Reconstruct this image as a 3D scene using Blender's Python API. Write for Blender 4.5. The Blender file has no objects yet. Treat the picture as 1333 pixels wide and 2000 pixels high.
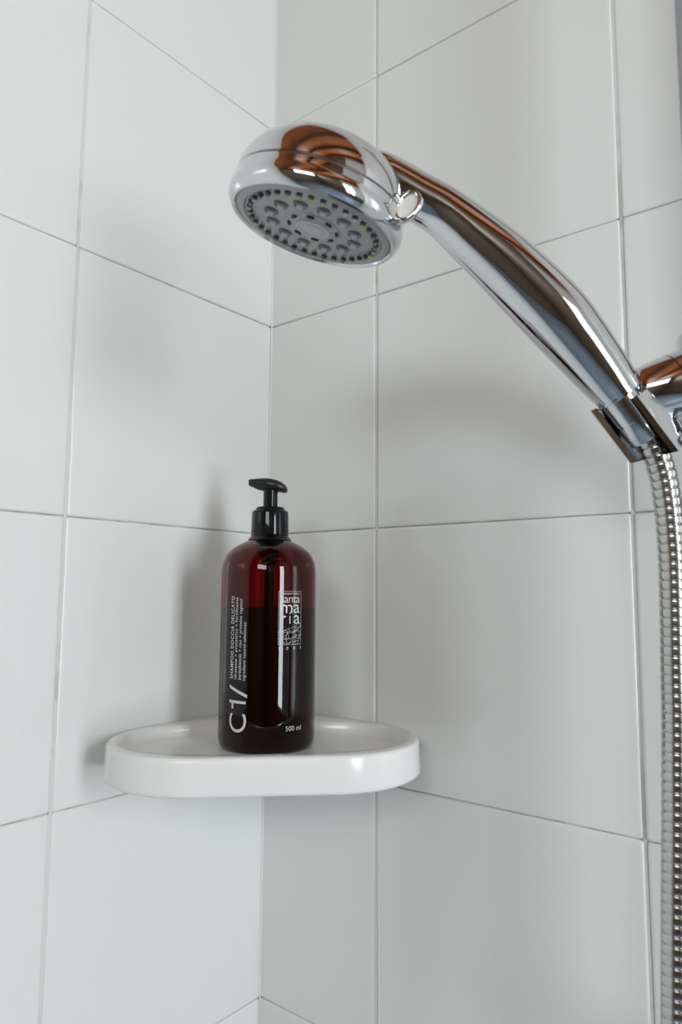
import bpy, bmesh, math, random
from math import sin, cos, pi, radians, sqrt
from mathutils import Vector, Matrix

random.seed(7)
sc = bpy.context.scene
COL = sc.collection

# ------------------------------------------------------------------ camera
# the shower corner is the z axis: left wall = plane x 0, right wall = plane y 0, 20 cm tiles
cam_data = bpy.data.cameras.new('camera')
cam = bpy.data.objects.new('camera', cam_data)
COL.objects.link(cam)
cam.matrix_world = Matrix(((0.781197, 0.063680, 0.621028, 0.460194),
                           (0.624252, -0.089781, -0.776047, -0.467050),
                           (0.006338, 0.993924, -0.109889, -0.449658),
                           (0, 0, 0, 1)))
cam_data.sensor_fit = 'HORIZONTAL'
cam_data.sensor_width = 36.0
cam_data.lens = 1377.84 / 1333 * 36
cam_data.clip_start = 0.01
cam_data.dof.use_dof = True
cam_data.dof.focus_distance = 0.52
cam_data.dof.aperture_fstop = 15.0
sc.camera = cam

# ------------------------------------------------------------------ world, lights, exposure
w = bpy.data.worlds.new('sky')
sc.world = w
w.use_nodes = True
w.node_tree.nodes['Background'].inputs[0].default_value = (0.62, 0.78, 1.0, 1)
w.node_tree.nodes['Background'].inputs[1].default_value = 3.0

ROOM_X, ROOM_Y = 1.95, -2.30          # far wall and rear wall
FLOOR_Z, CEIL_Z = -1.75, 0.72


def window_light(name, loc, size_x, size_y, direction, power, color):
    l = bpy.data.lights.new(name, 'AREA')
    l.shape = 'RECTANGLE'
    l.size, l.size_y = size_x, size_y
    l.energy = power
    l.color = color
    o = bpy.data.objects.new(name, l)
    o.location = loc
    o.rotation_euler = Vector(direction).to_track_quat('-Z', 'Y').to_euler()
    COL.objects.link(o)
    return o


# tall narrow window in the far wall: daylight raking along the right wall
WIN1 = (-0.40, -0.79, -0.98, 0.20)    # y0, y1, z0, z1
window_light('window_daylight', (ROOM_X + 0.03, (WIN1[0] + WIN1[1]) / 2, (WIN1[2] + WIN1[3]) / 2),
             WIN1[0] - WIN1[1], WIN1[3] - WIN1[2], (-1, 0, 0), 23.5, (0.92, 0.985, 1.0))
# unseen wide high opening in the rear wall, added to bring fill light
FILL_WIN = (0.70, 1.80, 0.05, 0.60)       # x0, x1, z0, z1
window_light('rear_fill_light', ((FILL_WIN[0] + FILL_WIN[1]) / 2, ROOM_Y - 0.03, (FILL_WIN[2] + FILL_WIN[3]) / 2),
             FILL_WIN[1] - FILL_WIN[0], FILL_WIN[3] - FILL_WIN[2], (0, 1, 0), 15.5, (0.97, 1.0, 0.92))

sc.view_settings.view_transform = 'Standard'
sc.view_settings.look = 'None'
sc.view_settings.gamma = 1.0
sc.view_settings.use_curve_mapping = False
sc.view_settings.exposure = -0.07
sc.cycles.use_denoising = True
sc.cycles.max_bounces = 14
sc.cycles.diffuse_bounces = 6
sc.cycles.glossy_bounces = 8
sc.cycles.transmission_bounces = 12
sc.cycles.sample_clamp_indirect = 6.0


# ------------------------------------------------------------------ materials
def mat(name, color, rough=0.5, metal=0.0, **kw):
    m = bpy.data.materials.new(name)
    m.use_nodes = True
    b = m.node_tree.nodes['Principled BSDF']
    b.inputs['Base Color'].default_value = (*color, 1)
    b.inputs['Roughness'].default_value = rough
    b.inputs['Metallic'].default_value = metal
    for k, v in kw.items():
        b.inputs[k.replace('_', ' ')].default_value = v
    return m


def bsdf(m):
    return m.node_tree.nodes['Principled BSDF']


def add_bump(m, scale, strength, dist=0.001, detail=2.0):
    nt = m.node_tree
    tc = nt.nodes.new('ShaderNodeTexCoord')
    n = nt.nodes.new('ShaderNodeTexNoise')
    n.inputs['Scale'].default_value = scale
    n.inputs['Detail'].default_value = detail
    b = nt.nodes.new('ShaderNodeBump')
    b.inputs['Strength'].default_value = strength
    b.inputs['Distance'].default_value = dist
    nt.links.new(tc.outputs['Object'], n.inputs['Vector'])
    nt.links.new(n.outputs['Fac'], b.inputs['Height'])
    nt.links.new(b.outputs['Normal'], bsdf(m).inputs['Normal'])


def mottle(m, c0, c1, scale, lo=0.35, hi=0.65, stretch=(1, 1, 1), detail=4.0):
    nt = m.node_tree
    tc = nt.nodes.new('ShaderNodeTexCoord')
    mp = nt.nodes.new('ShaderNodeMapping')
    mp.inputs['Scale'].default_value = stretch
    n = nt.nodes.new('ShaderNodeTexNoise')
    n.inputs['Scale'].default_value = scale
    n.inputs['Detail'].default_value = detail
    r = nt.nodes.new('ShaderNodeValToRGB')
    r.color_ramp.elements[0].position = lo
    r.color_ramp.elements[0].color = (*c0, 1)
    r.color_ramp.elements[1].position = hi
    r.color_ramp.elements[1].color = (*c1, 1)
    nt.links.new(tc.outputs['Object'], mp.inputs['Vector'])
    nt.links.new(mp.outputs['Vector'], n.inputs['Vector'])
    nt.links.new(n.outputs['Fac'], r.inputs['Fac'])
    nt.links.new(r.outputs['Color'], bsdf(m).inputs['Base Color'])


M_tile = mat('white_glazed_tile', (0.80, 0.81, 0.79), 0.14, IOR=1.5)
add_bump(M_tile, 9.0, 0.25, 0.0012, 1.0)
M_grout = mat('grout', (0.62, 0.62, 0.60), 0.8)
mottle(M_grout, (0.38, 0.37, 0.35), (0.66, 0.66, 0.64), 45.0, 0.38, 0.6)
M_joint = mat('light_grout', (0.70, 0.70, 0.68), 0.7)
mottle(M_joint, (0.52, 0.51, 0.49), (0.71, 0.71, 0.69), 14.0, 0.33, 0.45)
M_seal = mat('corner_sealant', (0.84, 0.84, 0.82), 0.45)
M_chrome = mat('chrome', (0.66, 0.67, 0.69), 0.035, 1.0)
M_chrome2 = mat('satin_chrome', (0.66, 0.67, 0.69), 0.12, 1.0)
M_hose = mat('hose_steel', (0.52, 0.51, 0.49), 0.20, 1.0)
M_rail = mat('rail_metal', (0.34, 0.36, 0.40), 0.22, 1.0)
M_seam = mat('dark_seam', (0.03, 0.03, 0.03), 0.4)
M_plate = mat('grey_spray_plate', (0.36, 0.375, 0.385), 0.34, 0.25)
M_plate2 = mat('light_grey_spray_disc', (0.50, 0.51, 0.52), 0.42)
M_rubber = mat('grey_rubber', (0.24, 0.245, 0.25), 0.5)
M_rubber2 = mat('dark_rubber', (0.07, 0.072, 0.075), 0.5)
M_hole = mat('black_slot', (0.01, 0.01, 0.01), 0.5)
M_lime = mat('limescale', (0.42, 0.43, 0.13), 0.7)
M_lime2 = mat('pale_limescale', (0.55, 0.55, 0.46), 0.7)
M_shelf = mat('white_glossy_plastic', (0.82, 0.83, 0.81), 0.16)
M_black = mat('black_plastic', (0.006, 0.008, 0.009), 0.08, Specular_IOR_Level=0.3)
M_print = mat('white_print', (0.62, 0.60, 0.60), 0.45)
M_liquid = mat('dark_shampoo', (0.020, 0.0018, 0.0025), 0.40)
M_glass = mat('wine_red_bottle_plastic', (0.29, 0.008, 0.019), 0.02)
bsdf(M_glass).inputs['Transmission Weight'].default_value = 1.0
bsdf(M_glass).inputs['IOR'].default_value = 1.42
bsdf(M_liquid).inputs['Specular IOR Level'].default_value = 0.1
M_tube = mat('smoky_plastic_tube', (0.03, 0.01, 0.01), 0.3)
M_wood = mat('ceiling_wood', (0.42, 0.13, 0.035), 0.45)
mottle(M_wood, (0.26, 0.055, 0.010), (0.58, 0.18, 0.04), 3.0, 0.3, 0.7, (1.5, 9, 1))
M_beam = mat('dark_beam', (0.10, 0.026, 0.008), 0.5)
mottle(M_beam, (0.05, 0.014, 0.005), (0.15, 0.04, 0.012), 4.0, 0.3, 0.7, (1, 8, 8))
M_wall = mat('white_wall_paint', (0.80, 0.81, 0.80), 0.6)
M_panel = mat('wood_panelling', (0.30, 0.10, 0.03), 0.45)
mottle(M_panel, (0.11, 0.075, 0.05), (0.22, 0.16, 0.11), 3.0, 0.3, 0.7, (9, 9, 1))
M_floor = mat('slate_floor', (0.10, 0.12, 0.15), 0.35)
mottle(M_floor, (0.20, 0.27, 0.35), (0.30, 0.38, 0.47), 5.0)
M_wframe = mat('window_frame_paint', (0.78, 0.78, 0.76), 0.4)


# ------------------------------------------------------------------ mesh helpers
def finish(bm, name, material, parent=None, smooth=True, mats=None):
    me = bpy.data.meshes.new(name)
    bm.normal_update()
    bm.to_mesh(me)
    bm.free()
    for m in (mats or [material]):
        me.materials.append(m)
    if smooth:
        me.polygons.foreach_set('use_smooth', [True] * len(me.polygons))
    o = bpy.data.objects.new(name, me)
    COL.objects.link(o)
    if parent:
        o.parent = parent
    return o


def sharp(o, deg=35):
    me = o.data
    bm = bmesh.new()
    bm.from_mesh(me)
    lim = radians(deg)
    for e in bm.edges:
        if len(e.link_faces) == 2 and e.calc_face_angle(0) > lim:
            e.smooth = False
    bm.to_mesh(me)
    bm.free()
    return o


def empty(name, loc, label=None, cat=None, kind=None):
    o = bpy.data.objects.new(name, None)
    o.empty_display_size = 0.02
    o.location = loc
    COL.objects.link(o)
    if label:
        o['label'] = label
        o['category'] = cat
    if kind:
        o['kind'] = kind
    return o


def tag(o, label, cat, group=None):
    o['label'] = label
    o['category'] = cat
    if group:
        o['group'] = group
    return o


def rebase(parts, root):
    """geometry was written in world coordinates: bring it under the root's origin"""
    for p in parts:
        if p.parent == root:
            p.data.transform(Matrix.Translation(-root.location))


def add_box(bm, x0, x1, y0, y1, z0, z1):
    v = [bm.verts.new((x, y, z)) for z in (z0, z1) for y in (y0, y1) for x in (x0, x1)]
    for f in ((0, 2, 3, 1), (4, 5, 7, 6), (0, 1, 5, 4), (2, 6, 7, 3), (0, 4, 6, 2), (1, 3, 7, 5)):
        bm.faces.new([v[i] for i in f])


def box_obj(name, b, material, parent=None, bev=0.0):
    bm = bmesh.new()
    add_box(bm, *b)
    if bev:
        bmesh.ops.bevel(bm, geom=bm.edges[:], offset=bev, segments=2, affect='EDGES', profile=0.7)
    return sharp(finish(bm, name, material, parent, smooth=bool(bev)))


def basis(axis, ref=Vector((0.3, 0.2, 1))):
    n = Vector(axis).normalized()
    a = n.cross(ref).normalized()
    return a, n.cross(a), n


def add_lathe(bm, prof, c, axis, seg=64, cap0=True, cap1=True, closed=False):
    """prof: list of (height along axis, radius)"""
    a, b, n = basis(axis)
    c = Vector(c)
    rings = []
    for h, r in prof:
        rings.append([bm.verts.new(c + n * h + a * (r * cos(2 * pi * i / seg)) + b * (r * sin(2 * pi * i / seg)))
                      for i in range(seg)])
    last = len(rings) if closed else len(rings) - 1
    for k in range(last):
        r0, r1 = rings[k], rings[(k + 1) % len(rings)]
        for i in range(seg):
            j = (i + 1) % seg
            bm.faces.new((r0[i], r0[j], r1[j], r1[i]))
    if not closed:
        if cap0:
            bm.faces.new(rings[0][::-1])
        if cap1:
            bm.faces.new(rings[-1])
    return rings


def lathe_obj(name, prof, c, axis, material, parent=None, seg=64, deg=35, **kw):
    bm = bmesh.new()
    add_lathe(bm, prof, c, axis, seg, **kw)
    bmesh.ops.recalc_face_normals(bm, faces=bm.faces[:])
    return sharp(finish(bm, name, material, parent), deg)


def spline(pts, n):
    """Catmull-Rom through tuples of any length, n samples per span"""
    out = []
    P = [tuple(2 * a - b for a, b in zip(pts[0], pts[1]))] + list(pts) + \
        [tuple(2 * a - b for a, b in zip(pts[-1], pts[-2]))]
    for k in range(1, len(P) - 2):
        p0, p1, p2, p3 = P[k - 1:k + 3]
        for i in range(n):
            t = i / n
            out.append(tuple(0.5 * (2 * b + (c - a) * t + (2 * a - 5 * b + 4 * c - d) * t * t +
                                    (3 * b - a - 3 * c + d) * t ** 3) for a, b, c, d in zip(p0, p1, p2, p3)))
    out.append(tuple(pts[-1]))
    return out


def frames(centres, ref):
    out = []
    nprev = None
    for i, c in enumerate(centres):
        t = (centres[min(i + 1, len(centres) - 1)] - centres[max(i - 1, 0)]).normalized()
        if nprev is None:
            nprev = ref
        nrm = (nprev - t * nprev.dot(t)).normalized()
        nprev = nrm
        out.append((t, nrm, t.cross(nrm)))
    return out


def add_sweep(bm, centres, radii, ref, seg=32, ry=1.0, cap=True):
    fr = frames(centres, ref)
    rings = []
    for c, r, (t, n, b) in zip(centres, radii, fr):
        rings.append([bm.verts.new(c + n * (r * cos(2 * pi * i / seg)) + b * (r * ry * sin(2 * pi * i / seg)))
                      for i in range(seg)])
    for r0, r1 in zip(rings, rings[1:]):
        for i in range(seg):
            j = (i + 1) % seg
            bm.faces.new((r0[i], r0[j], r1[j], r1[i]))
    if cap:
        bm.faces.new(rings[0][::-1])
        bm.faces.new(rings[-1])
    return rings


# ------------------------------------------------------------------ room shell
GD = 0.0022          # how far the grout bed lies behind the tile faces
wall_left = box_obj('wall_left', (-0.12, -GD, ROOM_Y, 0.12, FLOOR_Z - 0.02, CEIL_Z + 0.1), M_grout)
wall_right = box_obj('wall_right', (-GD, ROOM_X + 0.12, GD, 0.12, FLOOR_Z - 0.02, CEIL_Z + 0.1), M_grout)
floor = box_obj('floor', (-0.12, ROOM_X + 0.12, ROOM_Y - 0.12, 0.12, FLOOR_Z - 0.10, FLOOR_Z), M_floor)
ceiling = empty('ceiling', (0, 0, 0), kind='structure')
k = 0
y = 0.12
while y > ROOM_Y - 0.12:                         # boards with open v-joints
    b = box_obj('board', (-0.12, ROOM_X + 0.12, y - 0.137, y - 0.002, CEIL_Z, CEIL_Z + 0.02), M_wood, ceiling, 0.002)
    y -= 0.14
box_obj('roof_deck', (-0.12, ROOM_X + 0.12, ROOM_Y - 0.12, 0.12, CEIL_Z + 0.021, CEIL_Z + 0.06), M_beam, ceiling)
for x in (0.42, 1.02, 1.62):
    box_obj('beam', (x - 0.055, x + 0.055, ROOM_Y, 0.0, CEIL_Z - 0.13, CEIL_Z - 0.001), M_beam, ceiling, 0.006)


def wall_with_opening(name, along, a0, a1, u0, u1, z0, z1, pos, thick):
    bm = bmesh.new()
    spans = [(a0, a1, FLOOR_Z, z0), (a0, a1, z1, CEIL_Z), (a0, u0, z0, z1), (u1, a1, z0, z1)]
    if name == 'wall_far':                       # white pier and header beside the window, panelling elsewhere
        spans = [(a0, a1, FLOOR_Z, z0), (a0, u0, z0, CEIL_Z), (u0, a1, z1, CEIL_Z), (u1, a1, z0, z1)]
    for k_, (s0, s1, q0, q1) in enumerate(spans):
        if along == 'y':
            add_box(bm, min(pos, pos + thick), max(pos, pos + thick), s0, s1, q0, q1)
        else:
            add_box(bm, s0, s1, min(pos, pos + thick), max(pos, pos + thick), q0, q1)
    o = finish(bm, name, M_panel, None, False, mats=[M_panel, M_wall])
    if name == 'wall_far':
        for i_, p_ in enumerate(o.data.polygons):
            p_.material_index = 1 if i_ // 6 >= 2 else 0
    o['kind'] = 'structure'
    return o


wall_far = wall_with_opening('wall_far', 'y', ROOM_Y, 0.0, WIN1[1], WIN1[0], WIN1[2], WIN1[3], ROOM_X, 0.10)
wall_rear = wall_with_opening('wall_rear', 'x', 0.0, ROOM_X, FILL_WIN[0], FILL_WIN[1], FILL_WIN[2], FILL_WIN[3], ROOM_Y, -0.10)
for o in (wall_left, wall_right, floor, wall_far, wall_rear):
    o['kind'] = 'structure'


def window(name, along, u0, u1, z0, z1, pos, depth):
    root = empty(name, (0, 0, 0), kind='structure')
    t = 0.022

    def bx(n, s0, s1, q0, q1):
        d0, d1 = min(pos, pos + depth), max(pos, pos + depth)
        if along == 'y':
            box_obj(n, (d0, d1, s0, s1, q0, q1), M_wframe, root, 0.002)
        else:
            box_obj(n, (s0, s1, d0, d1, q0, q1), M_wframe, root, 0.002)
    bx('window_jamb', u0, u0 + t, z0, z1)
    bx('window_jamb', u1 - t, u1, z0, z1)
    bx('window_rail', u0 + t, u1 - t, z0, z0 + t)
    bx('window_rail', u0 + t, u1 - t, z1 - t, z1)
    return root


window('window_1', 'y', WIN1[1], WIN1[0], WIN1[2], WIN1[3], ROOM_X - 0.004, 0.02)
window('fill_window', 'x', FILL_WIN[0], FILL_WIN[1], FILL_WIN[2], FILL_WIN[3], ROOM_Y + 0.004, -0.02)  # frame round the added fill opening

# ---- tiles, each one an object under its wall
VG, HG = 0.0020, 0.0007                           # vertical and horizontal joint widths
TT = 0.0060                                       # tile thickness


def tile_mesh(name, wd, ht):
    bm = bmesh.new()
    hw, hh = wd / 2, ht / 2

    def loop(inset, z, r):
        pts = []
        for cx, cy, a0 in ((hw - inset - r, hh - inset - r, 0), (-hw + inset + r, hh - inset - r, 90),
                           (-hw + inset + r, -hh + inset + r, 180), (hw - inset - r, -hh + inset + r, 270)):
            for q in range(4):
                a = radians(a0 + 30 * q)
                pts.append(bm.verts.new((cx + r * cos(a), cy + r * sin(a), z)))
        return pts
    ls = [loop(0.0, -TT, 0.0016), loop(0.0, -0.0012, 0.0016), loop(0.00035, -0.0005, 0.0016),
          loop(0.0011, -0.0001, 0.0016), loop(0.0022, 0.0, 0.0016), loop(0.0034, 0.0, 0.0016)]
    for a, b in zip(ls, ls[1:]):
        for i in range(16):
            j = (i + 1) % 16
            bm.faces.new((a[i], a[j], b[j], b[i]))
    bm.faces.new(ls[-1])
    me = bpy.data.meshes.new(name)
    bm.normal_update()
    bm.to_mesh(me)
    bm.free()
    me.materials.append(M_tile)
    me.polygons.foreach_set('use_smooth', [True] * len(me.polygons))
    return me


tile_cache = {}


def lay_tiles(wall, side, edges, zrows):
    """edges: joint positions measured from the corner; side 'L' runs along -y, 'R' along +x"""
    for c0, c1 in zip(edges, edges[1:]):
        w0 = c0 + ((0.0005 if side == 'L' else -0.004) if c0 == 0 else VG / 2)
        w1 = c1 - VG / 2
        for z1, z0 in zip(zrows, zrows[1:]):
            wd, ht = w1 - w0, (z1 - HG / 2) - (z0 + HG / 2)
            key = (round(wd, 5), round(ht, 5))
            if key not in tile_cache:
                tile_cache[key] = tile_mesh('tile', wd, ht)
            o = bpy.data.objects.new('tile', tile_cache[key])
            COL.objects.link(o)
            o.parent = wall
            m, zc = (w0 + w1) / 2, (z0 + z1) / 2
            tilt = Matrix.Rotation(radians(random.uniform(-.16, .16)), 4, 'X') @ \
                Matrix.Rotation(radians(random.uniform(-.16, .16)), 4, 'Y')
            if side == 'L':
                base = Matrix(((0, 0, 1, 0), (1, 0, 0, -m), (0, 1, 0, zc), (0, 0, 0, 1)))
            else:
                base = Matrix(((1, 0, 0, m), (0, 0, -1, 0), (0, 1, 0, zc), (0, 0, 0, 1)))
            off = Matrix.Translation((random.uniform(-.00025, .00025), random.uniform(-.00015, .00015),
                                      random.uniform(-.00015, .00015)))
            o.matrix_world = base @ off @ tilt


ROWS = [0.4, 0.2, 0.0, -0.2, -0.3992, -0.6004, -0.8000, -1.0, -1.2]
LCOLS = [0, 0.2026, 0.4050, 0.6074, 0.8098, 1.0122]
RCOLS = [0, 0.1230, 0.3253, 0.5276, 0.7299, 0.9322]
lay_tiles(wall_left, 'L', LCOLS, ROWS)
lay_tiles(wall_right, 'R', RCOLS, ROWS)


for wl, sd, cols in ((wall_left, 'L', LCOLS), (wall_right, 'R', RCOLS)):
    for c in cols[1:]:                            # flush light grout in the wide upright joints
        if sd == 'L':
            box_obj('grout_joint', (-GD - .0005, -0.0008, -c - VG / 2 - .0001, -c + VG / 2 + .0001, ROWS[-1], ROWS[0]), M_joint, wl)
        else:
            box_obj('grout_joint', (c - VG / 2 - .0001, c + VG / 2 + .0001, 0.0008, GD + .0005, ROWS[-1], ROWS[0]), M_joint, wl)


def field(name, parent, side, a0, a1, z0, z1):
    """tiling beyond the view, one slab with the joints as grooves in the material"""
    if side == 'L':
        return box_obj(name, (-GD - .001, 0, -a1, -a0, z0, z1), M_field, parent)
    return box_obj(name, (a0, a1, 0, GD + .001, z0, z1), M_field, parent)


M_field = mat('white_tile_field', (0.80, 0.81, 0.79), 0.14)
for wl, sd, last, end in ((wall_left, 'L', LCOLS[-1], -ROOM_Y), (wall_right, 'R', RCOLS[-1], ROOM_X)):
    field('tile_field', wl, sd, 0.0, last, ROWS[0] + HG, CEIL_Z)
    field('tile_field', wl, sd, 0.0, last, FLOOR_Z, ROWS[-1] - HG)
    field('tile_field', wl, sd, last + VG, end, FLOOR_Z, CEIL_Z)

# sealant bead down the corner
bm = bmesh.new()
prev = None
for zq in (FLOOR_Z, CEIL_Z):
    ring = [bm.verts.new((x, y_, zq)) for x, y_ in ((-0.0004, -0.0009), (0.0003, -0.0003), (0.0010, 0.0002), (-0.001, 0.001))]
    if prev:
        for i in range(4):
            bm.faces.new((prev[i], prev[(i + 1) % 4], ring[(i + 1) % 4], ring[i]))
    prev = ring
corner = finish(bm, 'trim_1', M_seal)
corner['kind'] = 'structure'

# ------------------------------------------------------------------ corner shelf
SH_TOP, SH_BOT, SH_FLOOR = -0.5533, -0.5772, -0.5620
shelf = empty('corner_shelf', (0, 0, SH_BOT),
              'white glossy plastic corner shelf with a raised rim, fixed between the two tiled walls', 'shelf')


def outline_poly(S, R, gap=0.0003):
    T = S - R / math.tan(pi / 8)
    pts = [(gap, -gap)]
    for i in range(25):
        a = pi + (pi * 3 / 4) * i / 24
        pts.append((R + R * cos(a) + gap, -T + R * sin(a)))
    for i in range(25):
        a = -pi / 4 + (pi * 3 / 4) * i / 24
        pts.append((T + R * cos(a), -R + R * sin(a) - gap))
    return pts


def ray_poly(poly, c, d):
    best = 0
    for p, q in zip(poly, poly[1:] + poly[:1]):
        ex, ey = q[0] - p[0], q[1] - p[1]
        den = d[0] * ey - d[1] * ex
        if abs(den) < 1e-12:
            continue
        t = ((p[0] - c[0]) * ey - (p[1] - c[1]) * ex) / den
        s = ((p[0] - c[0]) * d[1] - (p[1] - c[1]) * d[0]) / den
        if t > 0 and -1e-6 <= s <= 1 + 1e-6:
            best = max(best, t)
    return best


def lp(lat, perp):      # lateral / perpendicular coordinates of the diagonal frame
    return ((perp + lat) / sqrt(2), (lat - perp) / sqrt(2))


def basin_r(a, sx=0.101, sy=0.0545, e=2.6):
    return 1 / ((abs(cos(a)) / sx) ** e + (abs(sin(a)) / sy) ** e) ** (1 / e)


bc = (0.0, 0.1365)
N = 144
angs = [2 * pi * i / N - pi / 2 for i in range(N)]           # -pi/2 points at the corner
cxy = lp(*bc)
polys = {}


def outer_r(a, S, R):
    key = (S, R)
    if key not in polys:
        polys[key] = outline_poly(S, R)
    dx, dy = cos(a), sin(a)                                  # dx lateral, dy perpendicular
    d = ((dy + dx) / sqrt(2), (dx - dy) / sqrt(2))
    return ray_poly(polys[key], cxy, d)


bm = bmesh.new()


def ring_fn(fn, z):
    out = []
    for a in angs:
        rr = fn(a)
        x, y_ = lp(bc[0] + rr * cos(a), bc[1] + rr * sin(a))
        out.append(bm.verts.new((x, y_, z)))
    return out


rings = []
for s, z in ((0.45, SH_FLOOR), (0.92, SH_FLOOR), (0.955, SH_FLOOR + .0006), (0.975, SH_FLOOR + .002),
             (0.988, SH_FLOOR + .0045), (0.996, SH_TOP - .0016), (1.006, SH_TOP - .0005), (1.020, SH_TOP)):
    rings.append(ring_fn(lambda a, s=s: basin_r(a) * s, z))
S0, R0 = 0.285, 0.065
rings.append(ring_fn(lambda a: max(outer_r(a, S0, R0) - 0.0026, basin_r(a) * 1.024), SH_TOP))
rings.append(ring_fn(lambda a: max(outer_r(a, S0, R0) - 0.0010, basin_r(a) * 1.028), SH_TOP - 0.0005))
rings.append(ring_fn(lambda a: outer_r(a, S0, R0), SH_TOP - 0.0020))
rings.append(ring_fn(lambda a: outer_r(a, S0, R0), SH_TOP - 0.0035))
rings.append(ring_fn(lambda a: outer_r(a, S0 + .0012, R0), SH_BOT + 0.0030))
rings.append(ring_fn(lambda a: outer_r(a, S0 + .0012, R0) - 0.0004, SH_BOT + 0.0013))
rings.append(ring_fn(lambda a: outer_r(a, S0 + .0012, R0) - 0.0022, SH_BOT + 0.0001))
rings.append(ring_fn(lambda a: outer_r(a, S0 + .0012, R0) - 0.0060, SH_BOT))
for a, b in zip(rings, rings[1:]):
    for i in range(N):
        j = (i + 1) % N
        bm.faces.new((a[i], a[j], b[j], b[i]))
bm.faces.new(rings[0])
bm.faces.new(rings[-1][::-1])
bmesh.ops.recalc_face_normals(bm, faces=bm.faces[:])
o = sharp(finish(bm, 'tray', M_shelf, shelf), 50)
rebase([o], shelf)
for px_, py_ in ((0.0733, -0.0216), (0.0216, -0.0733)):
    q = lathe_obj('screw_cap', [(-.001, .0024), (.0004, .0024), (.0010, .0018), (.0013, .0008)],
                  (px_, py_, SH_TOP), (0, 0, 1), M_shelf, shelf, 20)
    rebase([q], shelf)

# ------------------------------------------------------------------ shampoo bottle
BX, BY, BZ = 0.0888, -0.0882, SH_FLOOR
bottle = empty('shampoo_bottle', (BX, BY, BZ),
               'dark wine-red pump bottle with white lettering standing on the corner shelf', 'bottle')
B0 = Vector((0, 0, 0))


def zz(z):
    return z - BZ


prof = [(0.0, 0.0295), (0.0006, 0.0318), (0.0020, 0.0336), (0.0045, 0.0346), (0.0085, 0.0350), (zz(-.4375), 0.0350),
        (zz(-.4335), 0.0347), (zz(-.4297), 0.0339), (zz(-.4260), 0.0325), (zz(-.4225), 0.0303), (zz(-.4195), 0.0270),
        (zz(-.4168), 0.0228), (zz(-.4150), 0.0195), (zz(-.4139), 0.0168), (zz(-.4130), 0.0158), (zz(-.4112), 0.0152),
        (zz(-.4090), 0.0128)]
inner = [(h + (0.0012 if h < .01 else 0) + (-0.0002), max(r - 0.0012, 0.001)) for h, r in prof]
inner[0] = (0.0022, 0.028)
bm = bmesh.new()
ro = add_lathe(bm, prof, B0, (0, 0, 1), 128, True, False)
ri = add_lathe(bm, inner, B0, (0, 0, 1), 128, False, False)
bm.faces.new(ri[0])
for f in bm.faces:
    pass
for i in range(128):
    j = (i + 1) % 128
    bm.faces.new((ro[-1][i], ro[-1][j], ri[-1][j], ri[-1][i]))
bmesh.ops.recalc_face_normals(bm, faces=bm.faces[:])
body = finish(bm, 'bottle_body', M_glass, bottle)
LIQ = zz(-.4630)
liq = [(0.0008, 0.0300), (0.0022, 0.0330), (0.0048, 0.0341), (0.0085, 0.0345), (LIQ - .0003, 0.0345), (LIQ, 0.0337)]
lathe_obj('shampoo', liq, B0, (0, 0, 1), M_liquid, bottle, 96)
lathe_obj('dip_tube', [(LIQ - .002, .0034), (zz(-.4150), .0034)], B0, (0, 0, 1), M_tube, bottle, 24)
lathe_obj('pump_housing', [(zz(-.4330), .0030), (zz(-.4300), .0062), (zz(-.4250), .0066), (zz(-.4220), .0100),
                           (zz(-.4130), .0112), (zz(-.4100), .0112)], B0, (0, 0, 1), M_black, bottle, 48)
lathe_obj('neck_ring', [(zz(-.4150), .0128), (zz(-.4139), .0160), (zz(-.4128), .0163), (zz(-.4119), .0155),
                        (zz(-.4113), .0134), (zz(-.4103), .0128)], B0, (0, 0, 1), M_black, bottle, 96)
lathe_obj('pump_collar', [(zz(-.4106), .0120), (zz(-.4104), .0136), (zz(-.4096), .0140), (zz(-.4075), .0140),
                          (zz(-.3930), .0137), (zz(-.3916), .0134), (zz(-.3908), .0124), (zz(-.3904), .0110),
                          (zz(-.3896), .0108), (zz(-.3888), .0106), (zz(-.3883), .0098), (zz(-.3883), .0060)],
          B0, (0, 0, 1), M_black, bottle, 96, 50)
lathe_obj('pump_stem', [(zz(-.3890), .0054), (zz(-.3740), .0054)], B0, (0, 0, 1), M_black, bottle, 48)
# pump head: spout to the left as seen in the room (towards the left wall / camera side)
bm = bmesh.new()
sd = Vector((-0.781, -0.624, 0)).normalized()        # spout direction
sv = Vector((0, 0, 1)).cross(sd)
Zv = lambda v: -.3660 - (v - 934) * .000386
secs = [(s_ * .001, Zv((t_ + b_) / 2), hw_ * .001, (b_ - t_) / 2 * .000386, (b_ - t_) / 2 * .000386)
        for s_, t_, b_, hw_ in ((-12.7, 956, 959, 2.0), (-12.2, 951.5, 962, 4.0), (-10.8, 947, 963, 6.2), (-8, 941.5, 962, 7.8),
                                (-4, 937, 961, 8.5), (0, 934.8, 960.5, 8.4), (4, 934, 960, 7.6), (9, 934.5, 957.5, 5.8),
                                (13.5, 935.8, 952, 4.2), (16.0, 936.5, 949.6, 3.6), (16.4, 937.5, 948.6, 3.1))]
rg = []
for s, zc, hw, hu, hd in secs:
    ring = []
    for i in range(24):
        a = 2 * pi * i / 24
        vv = sin(a)
        zoff = (hu if vv > 0 else hd) * (abs(vv) ** 0.65) * (1 if vv > 0 else -1)
        ring.append(bm.verts.new(sd * s + sv * (hw * cos(a)) + Vector((0, 0, zz(zc) + zoff))))
    rg.append(ring)
for a, b in zip(rg, rg[1:]):
    for i in range(24):
        j = (i + 1) % 24
        bm.faces.new((a[i], a[j], b[j], b[i]))
bm.faces.new(rg[0][::-1])
bm.faces.new(rg[-1])
bmesh.ops.recalc_face_normals(bm, faces=bm.faces[:])
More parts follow.
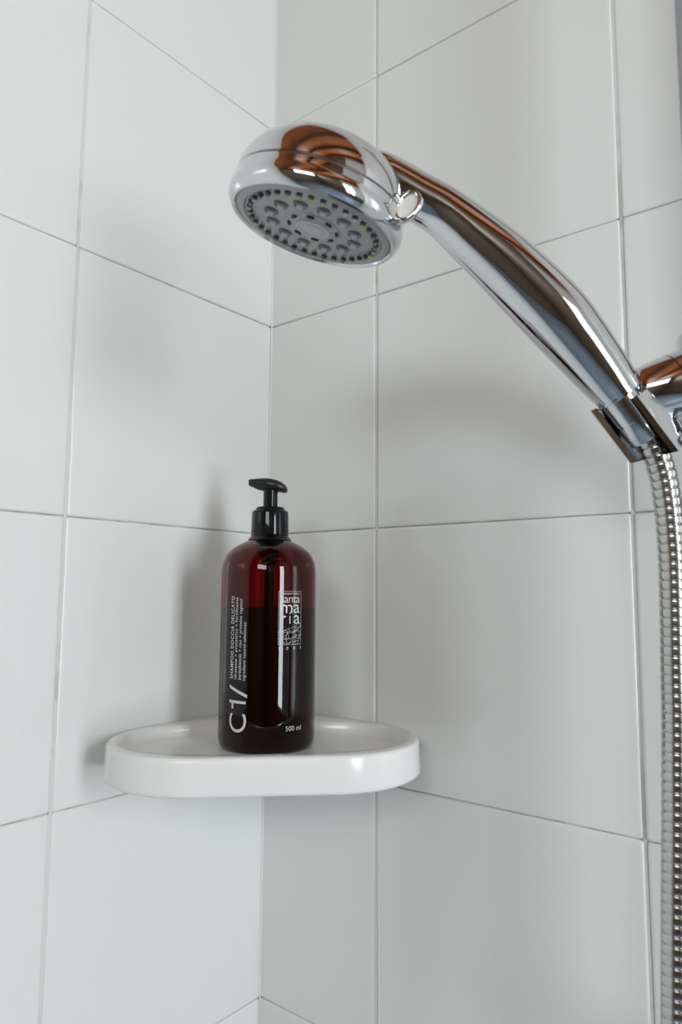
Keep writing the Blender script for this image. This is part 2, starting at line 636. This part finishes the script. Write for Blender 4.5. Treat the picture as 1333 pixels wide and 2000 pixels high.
head = finish(bm, 'pump_head', mat('matt_black_plastic', (0.010, 0.011, 0.012), 0.34), bottle)

# ---- printing on the bottle: flat lettering wrapped round the cylinder
to_cam = math.atan2(-0.46705 - BY, 0.46019 - BX)
DC, RB, FP = 0.5186, 0.0350, 1377.84


def theta(off):                # apparent sideways offset on the bottle -> angle round it
    lo, hi = -1.45, 1.45
    for _ in range(40):
        m = (lo + hi) / 2
        if FP * RB * sin(m) / (DC - RB * cos(m)) < off:
            lo = m
        else:
            hi = m
    return lo


def arc(off):
    return RB * theta(off)


def wrap(bm, name, lift=0.00012):
    xs = [v.co.x for v in bm.verts]
    x = math.floor(min(xs) / .001) * .001
    while x < max(xs):
        bmesh.ops.bisect_plane(bm, geom=bm.verts[:] + bm.edges[:] + bm.faces[:], plane_co=(x, 0, 0), plane_no=(1, 0, 0))
        x += .0012
    for v in bm.verts:
        a = to_cam + v.co.x / RB
        rr = RB + lift
        v.co = Vector((rr * cos(a), rr * sin(a), v.co.y))
    o = finish(bm, name, M_print, bottle, False)
    return o


def text_bm(body, width, height, shear=0.0, bold=0.0, spacing=1.0, quarter=False, x0=0, y0=0, bm=None, align_all=True):
    """lettering scaled to width x height, lower left corner at x0,y0; quarter: turned 90 degrees, reading upwards"""
    cu = bpy.data.curves.new('lettering', 'FONT')
    cu.body = body
    cu.size = 1.0
    cu.shear = shear
    cu.offset = bold
    cu.space_character = spacing
    cu.resolution_u = 4
    ob = bpy.data.objects.new('lettering', cu)
    COL.objects.link(ob)
    bpy.context.view_layer.update()
    dg = bpy.context.evaluated_depsgraph_get()
    me = bpy.data.meshes.new_from_object(ob.evaluated_get(dg))
    xs = [v.co.x for v in me.vertices]
    ys = [v.co.y for v in me.vertices]
    ax, bx_, ay, by_ = min(xs), max(xs), min(ys), max(ys)
    sx, sy = width / (bx_ - ax), height / (by_ - ay)
    if bm is None:
        bm = bmesh.new()
    n0 = len(bm.verts)
    bm.from_mesh(me)
    bm.verts.ensure_lookup_table()
    for v in bm.verts[n0:]:
        u, t = (v.co.x - ax) * sx, (v.co.y - ay) * sy
        v.co = Vector((x0 - t, y0 + u, 0)) if quarter else Vector((x0 + u, y0 + t, 0))
    bpy.data.objects.remove(ob)
    bpy.data.curves.remove(cu)
    bpy.data.meshes.remove(me)
    return bm


# big C1/ reading upwards
xa, xb = arc(-72.6), arc(-38.9)
bm = text_bm('C', .0127, (xb - xa) * .95, quarter=True, x0=xb - .0002, y0=zz(-.5473))
xw = (xb - xa) * .93
z1a = zz(-.5316)
# the figure 1: long stem plus its little flag, lying on its side like the rest
for quad in (((0.0, .0042), (1.0, .0038), (1.0, .0057), (0.0, .0061)),
             ((0.02, .0058), (0.16, .0032), (0.29, .0034), (0.30, .0050)),
             ((0.155, .0036), (0.165, .0002), (0.275, .0002), (0.285, .0036))):
    bm.faces.new([bm.verts.new((xa + .0003 + xw * q_, z1a + r_ - .0002, 0)) for q_, r_ in quad])
text_bm('/', .0083, (xb - xa) * 1.0, quarter=True, x0=xb + .0002, y0=zz(-.5238), bm=bm)
wrap(bm, 'product_code')
for body_, o0, o1, za, zb_, sh, bo, sp in (
        ('SHAMPOO DOCCIA DELICATO', -72.0, -66.0, -.5113, -.4545, 0, .018, 1.15),
        ('idratante + protettivo + fortificante', -64.6, -57.6, -.5115, -.4552, 0, .012, 1.12),
        ('barbabietola + riso + proteine vegetali', -57.0, -49.4, -.5118, -.4560, .25, .006, 1.05),
        ('ingredienti naturali selezionati', -48.8, -41.0, -.5122, -.4722, 0, .0, 1.0)):
    x1, x2 = arc(o0), arc(o1)
    wrap(text_bm(body_, zz(zb_) - zz(za), x2 - x1, sh, bo, sp, True, x2, zz(za)), 'printed_line')

# logo block
lx0, lx1 = arc(19.6), arc(63.6)
LW = lx1 - lx0
lz0, lz1 = zz(-.4876), zz(-.4508)
TH = 0.00022


def bar(bm, p, q, t=TH):
    p, q = Vector((*p, 0)), Vector((*q, 0))
    d = (q - p)
    if d.length < 1e-7:
        return
    n = Vector((-d.y, d.x, 0)).normalized() * t / 2
    bm.faces.new([bm.verts.new(v) for v in (p - n, q - n, q + n, p + n)])


bm = bmesh.new()
for p, q in (((lx0, lz0), (lx1, lz0)), ((lx1, lz0), (lx1, lz1)), ((lx1, lz1), (lx0, lz1)), ((lx0, lz1), (lx0, lz0))):
    bar(bm, p, q)
wrap(bm, 'logo_frame')
bm = text_bm('LABORATORIO', LW * .84, .0014, 0, .01, 1.2, False, lx0 + LW * .08, zz(-.4532))
text_bm('santa', LW * .86, .0046, 0, .0, .92, False, lx0 + LW * .07, zz(-.4588), bm)
text_bm('ma', LW * .86, .0060, 0, .0, .95, False, lx0 + LW * .07, zz(-.4660), bm)
text_bm('r', LW * .17, .0058, 0, .0, 1, False, lx0 + LW * .14, zz(-.4734), bm)
text_bm('i', LW * .055, .0080, 0, .0, 1, False, lx0 + LW * .45, zz(-.4734), bm)
text_bm('a', LW * .28, .0060, 0, .0, 1, False, lx0 + LW * .655, zz(-.4734), bm)
wrap(bm, 'logo_lettering')
# crackled stones under the name: cells between jittered points
bm = bmesh.new()
rnd = random.Random(3)
nx, ny = 7, 6
hz = lambda u: (0.0100 + .0036 * u + .0012 * sin(u * 9)) if u > .3 else 0.0094
pts = {}
for i in range(nx + 1):
    for j in range(ny + 1):
        u = i / nx
        H_ = hz(u)
        jx = 0 if i in (0, nx) else rnd.uniform(-.06, .06)
        jy = 0 if j == 0 else rnd.uniform(-.0009, .0009)
        uu = u + jx + (0.07 if j % 2 and 0 < i < nx else 0)
        pts[i, j] = (lx0 + LW * min(max(uu, 0), 1), lz0 + H_ * j / ny + jy)
for i in range(nx + 1):
    for j in range(ny + 1):
        if i < nx and rnd.random() < .80 or (i < nx and j == ny):
            bar(bm, pts[i, j], pts[i + 1, j], TH * .8)
        if j < ny and rnd.random() < .82:
            bar(bm, pts[i, j], pts[i, j + 1], TH * .8)
        if i < nx and j < ny and rnd.random() < .22:
            bar(bm, pts[i, j], pts[i + 1, j + 1], TH * .8)
wrap(bm, 'logo_stonework')
bx0, bx1 = arc(21.0), arc(65.0)
bm = bmesh.new()
for k, ch in enumerate('BODY'):
    text_bm(ch, .0015, .0021, 0, .02, 1, False, bx0 + (bx1 - bx0 - .0015) * k / 3, zz(-.4912), bm)
wrap(bm, 'range_name')
xa, xb = arc(36.8), arc(66.0)
wrap(text_bm('500 ml', xb - xa, .0033, 0, .0, 1.0, False, xa, zz(-.5462)), 'volume_mark')

# ------------------------------------------------------------------ hand shower
HC = Vector((0.2318, -0.2060, -0.2628))                # centre of the spray face
HN = Vector((-0.255, -0.105, -0.961)).normalized()     # the way it sprays
hs = empty('hand_shower', (0.3484, -0.0918, -0.3464),
           'chrome hand shower with a domed head and curved handle, held by the wall bracket', 'hand shower')
UP = -HN
dome = [(-0.0006, 0.0412), (-0.0016, 0.0420), (-0.0014, 0.0434), (0.0004, 0.0450), (0.0030, 0.0460), (0.0055, 0.0461),
        (0.0078, 0.0453), (0.0095, 0.0449), (0.0120, 0.0452), (0.0126, 0.0450), (0.0129, 0.0443), (0.0135, 0.0443),
        (0.0138, 0.0450)]
for i in range(1, 23):
    t = i / 23
    dome.append((0.0138 + 0.0312 * sin(t * pi / 2), 0.0450 * cos(t * pi / 2) ** 0.97))
dome.append((0.0450, 0.0010))
parts = []
parts.append(lathe_obj('shower_head_shell', dome, HC, UP, M_chrome, hs, 128, 40, cap0=False))
parts.append(lathe_obj('seam_ring', [(0.0127, 0.0440), (0.0129, 0.04445), (0.0135, 0.04445), (0.0137, 0.0440)], HC, UP,
                       M_seam, hs, 128))
parts.append(lathe_obj('face_plate', [(0.0030, 0.0414), (-0.0002, 0.0413), (-0.0008, 0.0408), (-0.0012, 0.0395),
                                      (-0.0014, 0.0370), (-0.0006, 0.0362), (-0.0006, 0.0150), (-0.0010, 0.0146),
                                      (-0.0014, 0.0100), (-0.0014, 0.001)], HC, UP, M_plate, hs, 128, 40))
parts.append(lathe_obj('centre_badge', [(-0.0012, 0.0092), (-0.0019, 0.0090), (-0.0020, 0.0078), (-0.0016, 0.0074),
                                        (-0.0016, 0.0052), (-0.0020, 0.0048), (-0.0022, 0.001)], HC, UP, M_plate2, hs, 48))
rebase(parts, hs)
fa, fb, _ = basis(UP)


def local_part(name, meshname_cache, prof_list, seg, r, ang, parent, mats, h0=-0.0008, twist=0.0):
    """a small lathe shape set on the spray face; mesh data shared"""
    key = name + str(len(mats)) + mats[-1].name
    if key not in meshname_cache:
        bm = bmesh.new()
        for pr, mi in prof_list:
            n0 = len(bm.faces)
            add_lathe(bm, pr, (0, 0, 0), (0, 0, 1), seg)
            bm.faces.ensure_lookup_table()
            for f in bm.faces[n0:]:
                f.material_index = mi
        bmesh.ops.recalc_face_normals(bm, faces=bm.faces[:])
        me = bpy.data.meshes.new(name)
        bm.to_mesh(me)
        bm.free()
        for m in mats:
            me.materials.append(m)
        me.polygons.foreach_set('use_smooth', [True] * len(me.polygons))
        meshname_cache[key] = me
    o = bpy.data.objects.new(name, meshname_cache[key])
    COL.objects.link(o)
    o.parent = parent
    p = HC + UP * h0 + fa * (r * cos(ang)) + fb * (r * sin(ang)) - parent.location
    rad = (fa * cos(ang) + fb * sin(ang))
    tan = HN.cross(rad)
    m = Matrix((rad, tan, HN)).transposed().to_4x4()
    o.matrix_local = Matrix.Translation(p) @ m @ Matrix.Rotation(twist, 4, 'Z')
    return o


cache = {}
rn = random.Random(11)
for i in range(36):
    a = 2 * pi * i / 36
    side = abs(((a - 3.3) % (2 * pi)) - pi) / pi
    lime = rn.random() < .62
    mt = M_lime if lime and rn.random() < .6 else (M_lime2 if lime else M_rubber)
    local_part('nozzle', cache, [([(0, .0016), (.0008, .0014), (.0017, .0011)], 0),
                                 ([(.0015, .0012), (.0021, .0011), (.0024, .0007)], 1)], 10, .0338, a, hs, [M_rubber2, mt])
for i in range(12):
    a = 2 * pi * (i + .5) / 12
    local_part('massage_nozzle', cache, [([(.0000, .0036), (.0005, .0036), (.0006, .0034), (.0001, .0031)], 0),
                                         ([(0, .0019), (.0012, .0017), (.0017, .0012), (.0018, .0005)], 1)],
               16, .0228, a, hs, [M_rubber, M_plate2])
for i in range(8):
    a = 2 * pi * (i + .25) / 8
    s = local_part('spray_slot', cache, [([(-.0006, .0016), (.0008, .0016), (.0009, .0012)], 0)], 12, .0128, a, hs, [M_hole], -.0010)
    s.scale = (0.62, 1.35, 1.0)

# handle
H = [(0.2545, -0.1977, -0.2381, 0.01180), (0.2620, -0.1903, -0.2399, 0.01250), (0.2685, -0.1836, -0.2430, 0.01195),
     (0.2767, -0.1748, -0.2491, 0.01211), (0.2852, -0.1657, -0.2555, 0.01268), (0.2960, -0.1536, -0.2676, 0.01458),
     (0.3078, -0.1401, -0.2818, 0.01624), (0.3241, -0.1213, -0.3044, 0.01727), (0.3333, -0.1102, -0.3196, 0.01611),
     (0.3429, -0.0985, -0.3367, 0.01401), (0.3484, -0.0918, -0.3464, 0.01235)]
A = Vector((0.4196, 0.4456, -0.7909)).normalized()      # down the bracket's cup
S = Vector((0.6625, 0.4441, 0.6032)).normalized()       # across it, to the right
T = S.cross(-A).normalized()
if T.dot(Vector((0.62, -0.777, -0.109))) < 0:
    T = -T                                              # T points out of the cup, to its open side
O = Vector((0.3507, -0.0881, -0.3590))
MM = 0.00027
sp = spline(H, 10)
cs = [Vector(p[:3]) for p in sp]
rs = [p[3] for p in sp]
bm = bmesh.new()
add_sweep(bm, cs, rs, T, 48)
bmesh.ops.recalc_face_normals(bm, faces=bm.faces[:])
handle = sharp(finish(bm, 'handle', M_chrome, hs), 40)
# connector at the foot of the handle
P0 = O + S * (9 * MM)
nut = lathe_obj('connector', [(-52 * MM, .0100), (-50 * MM, .0117), (-47 * MM, .0117), (-45 * MM, .0107), (4 * MM, .0105),
                              (4.5 * MM, .0101), (7 * MM, .0101), (7.5 * MM, .0104), (50 * MM, .0100), (53 * MM, .0094),
                              (53 * MM, .0050)], P0, A, M_chrome2, hs, 64)
# spray selector: a small oval lip standing off the rim, thin web inside a rounded edge
M_tab = mat('brushed_chrome', (0.66, 0.66, 0.66), 0.12, 1.0)
tc = Vector((0.2810, -0.1923, -0.2632))
e1 = (Vector((0.781, 0.624, 0.006)) * .50 + Vector((0.064, -0.090, 0.994)) * .86).normalized()
e2 = (Vector((0.781, 0.624, 0.006)) * .86 - Vector((0.064, -0.090, 0.994)) * .50 + T * .45).normalized()
en = e1.cross(e2).normalized()
if en.dot(T) < 0:
    en = -en
bm = bmesh.new()
rr_ = []
NS = 48
for i in range(NS):
    a = 2 * pi * i / NS
    p = tc + e1 * (.0076 * cos(a)) + e2 * (.0054 * sin(a))
    o_ = (e1 * cos(a) + e2 * sin(a)).normalized()
    rr_.append([bm.verts.new(p + o_ * (.0013 * cos(b_)) + en * (.0016 * sin(b_))) for b_ in [2 * pi * q / 14 for q in range(14)]])
for i in range(NS):
    r0, r1 = rr_[i], rr_[(i + 1) % NS]
    for q in range(14):
        bm.faces.new((r0[q], r0[(q + 1) % 14], r1[(q + 1) % 14], r1[q]))
bmesh.ops.recalc_face_normals(bm, faces=bm.faces[:])
tab = finish(bm, 'selector_tab', M_tab, hs)
bm = bmesh.new()
top_, bot_ = [], []
for i in range(NS):
    a = 2 * pi * i / NS
    p = tc + e1 * (.0074 * cos(a)) + e2 * (.0052 * sin(a))
    top_.append(bm.verts.new(p + en * .0004))
    bot_.append(bm.verts.new(p - en * .0006))
bm.faces.new(top_)
bm.faces.new(bot_[::-1])
bmesh.ops.recalc_face_normals(bm, faces=bm.faces[:])
web = finish(bm, 'tab_web', mat('satin_metal', (0.80, 0.79, 0.76), 0.55, 0.4), hs, False)
bm = bmesh.new()
add_sweep(bm, [Vector(p) for p in ((0.2640, -0.1912, -0.2688), (0.2690, -0.1928, -0.2698), (0.2735, -0.1935, -0.2700),
                                   (0.2775, -0.1932, -0.2688))], [.0034, .0028, .0022, .0016], T, 16)
bmesh.ops.recalc_face_normals(bm, faces=bm.faces[:])
tabarm = finish(bm, 'tab_arm', M_tab, hs)
rebase([handle, nut, tab, web, tabarm], hs)

# ------------------------------------------------------------------ hose
hose_pts = [(0.3563, -0.0829, -0.3648), (0.3585, -0.0805, -0.3691), (0.3613, -0.0769, -0.3785), (0.3623, -0.0754, -0.3836),
            (0.3635, -0.0740, -0.3911), (0.3642, -0.0731, -0.3998), (0.3647, -0.0726, -0.4066), (0.3651, -0.0717, -0.4213),
            (0.3652, -0.0711, -0.4347), (0.3647, -0.0708, -0.4611), (0.3640, -0.0709, -0.4872), (0.3636, -0.0715, -0.5129),
            (0.3628, -0.0724, -0.5381), (0.3621, -0.0734, -0.5629), (0.3612, -0.0745, -0.5873), (0.3602, -0.0751, -0.6114),
            (0.3586, -0.0768, -0.6584), (0.3568, -0.0782, -0.7041), (0.3560, -0.0790, -0.80), (0.3600, -0.0790, -0.92),
            (0.3720, -0.0760, -1.02), (0.3960, -0.0720, -1.07), (0.4240, -0.0680, -1.05), (0.4420, -0.0640, -0.98),
            (0.4480, -0.0600, -0.90)]
sp = [Vector(p) for p in spline(hose_pts, 40)]
cum = [0]
for p, q in zip(sp, sp[1:]):
    cum.append(cum[-1] + (q - p).length)
PITCH, RH = 0.00480, 0.0070
n_ring = int(cum[-1] / PITCH)


def at_len(s):
    lo = 0
    hi = len(cum) - 1
    while hi - lo > 1:
        m = (lo + hi) // 2
        if cum[m] <= s:
            lo = m
        else:
            hi = m
    t = (s - cum[lo]) / max(cum[hi] - cum[lo], 1e-9)
    return sp[lo].lerp(sp[hi], t)


prof_h = [(0.00, .0060), (0.05, .0067), (0.13, .00695), (0.30, .0070), (0.70, .0070), (0.87, .00695), (0.95, .0067)]
cs, rs = [], []
for k in range(n_ring):
    for f_, r_ in prof_h:
        cs.append(at_len((k + f_) * PITCH))
        rs.append(r_)
bm = bmesh.new()
add_sweep(bm, cs, rs, T, 28)
bmesh.ops.recalc_face_normals(bm, faces=bm.faces[:])
hose = finish(bm, 'shower_hose', M_hose)
tag(hose, 'ribbed metal shower hose hanging down from the hand shower beside the wall', 'hose')

# ------------------------------------------------------------------ slide rail and bracket
RX, RY = 0.3855, -0.0550
rail = empty('slide_rail', (RX, RY, -0.75), 'chrome vertical slide rail on the right wall, seen at the top edge', 'rail')
q = lathe_obj('rail_tube', [(0, .0095), (0.86, .0095)], (0, 0, 0), (0, 0, 1), M_rail, rail, 48)
for zc in (0.03, 0.83):
    for nme, pr in (('rail_mount', [(-.004, .0135), (.0, .0140), (.030, .0140), (.0545, .0150)]),):
        m_ = lathe_obj(nme, pr, (0, 0, zc), (0, 1, 0), M_chrome, rail, 40)
    lathe_obj('end_cap', [(-.020, .0120), (-.018, .0128), (.018, .0128), (.020, .0120)], (0, 0, zc), (0, 0, 1), M_chrome, rail, 40)

br = empty('shower_bracket', (RX, RY, -0.335), 'chrome sliding bracket with an open cup gripping the hand shower', 'bracket')
parts = []
bz = -0.3370
parts.append(lathe_obj('slider', [(-.026, .0120), (-.026, .0160), (-.024, .0172), (.024, .0172), (.026, .0160), (.026, .0120)],
                       (RX, RY, bz), (0, 0, 1), M_chrome, br, 64))
b0 = Vector((0.3561, -0.0806, -0.3455))
b1 = Vector((RX, RY - .004, -0.3345))
bax = (b1 - b0).normalized()
L = (b1 - b0).length
seam_s = (Vector((0.3678, -0.0705, -0.3413)) - b0).dot(bax)
parts.append(lathe_obj('barrel', [(-.006, .0060), (-.004, .0125), (0, .0146), (seam_s - .0004, .0170), (seam_s - .0003, .0164),
                                  (seam_s + .0003, .0164), (seam_s + .0004, .0171), (L - .004, .0185), (L, .0178)],
                       b0, bax, M_chrome, br, 72, 40))
parts.append(lathe_obj('barrel_seam', [(seam_s - .00035, .0150), (seam_s - .00035, .01660), (seam_s + .00035, .01660),
                                       (seam_s + .00035, .0150)], b0, bax, M_seam, br, 72))


def lerp_tab(tab_, x):
    if x <= tab_[0][0]:
        return tab_[0][1]
    for (x0, y0), (x1, y1) in zip(tab_, tab_[1:]):
        if x <= x1:
            return y0 + (y1 - y0) * (x - x0) / (x1 - x0)
    return tab_[-1][1]


# cup: a C-shaped wall lofted down its axis, thick and facetted on the right, thin lip on the left
FS = [(-30, 46), (0, 51), (28, 52), (60, 42), (85, 30), (99, 21)]
SO = [(-30, 62), (0, 70), (30, 76), (70, 78), (80, 72), (90, 46), (99, 24)]
BK = [(-30, -54), (40, -56), (99, -50)]
LEN_L = [(-56, 0)]


def cup_section(l, left_only=False):
    ri = 44.5
    cx = 9.0
    pts = []
    for i in range(25):                              # inner wall from right tip clockwise to left lip
        a = radians(88 - (88 + 176) * i / 24)
        pts.append((cx + ri * cos(a), ri * sin(a)))
    lo = 56.0
    for i in range(13):                              # outer wall back round, left lip to the back
        a = radians(-176 + (176 - 95) * i / 12)
        pts.append((cx + lo * cos(a), lo * sin(a)))
    fs, so, bk = lerp_tab(FS, l), lerp_tab(SO, l), lerp_tab(BK, l)
    so = max(so, 24)
    for t in (0.25, 0.5, 0.75):
        a = pi / 2 * t
        pts.append((cx + (so - cx) * sin(a), bk * cos(a)))
    pts.append((so, 0))
    pts.append((so - (so - fs) * .12, 14))
    pts.append(((so * .6 + fs * .4), 27))
    pts.append((fs, 49 - (fs - 22) * .40))
    pts.append((22, 49))
    pts.append((19, 50.5))
    pts.append((9, 47))
    return pts


bm = bmesh.new()
rg = []
for l in (-30, -27, -10, 10, 28, 45, 60, 72, 80, 88, 95, 99):
    lq = l
    ring = []
    pts = cup_section(l)
    for k, (s, t) in enumerate(pts):
        # the left lip sits higher up the axis than the right one
        left = max(0.0, min(1.0, (20 - s) / 60))
        la = l - 26 * left * (1.0 if l > 60 else 1.0)
        ring.append(bm.verts.new(O + A * (la * MM) + S * (s * MM) + T * (t * MM)))
    rg.append(ring)
n = len(rg[0])
for a, b in zip(rg, rg[1:]):
    for i in range(n):
        j = (i + 1) % n
        bm.faces.new((a[i], a[j], b[j], b[i]))
bm.faces.new(rg[0][::-1])
bm.faces.new(rg[-1])
bmesh.ops.recalc_face_normals(bm, faces=bm.faces[:])
bmesh.ops.triangulate(bm, faces=[f for f in bm.faces if len(f.verts) > 4])
cup = sharp(finish(bm, 'cup', M_chrome, br), 22)
parts.append(cup)
rebase(parts, br)
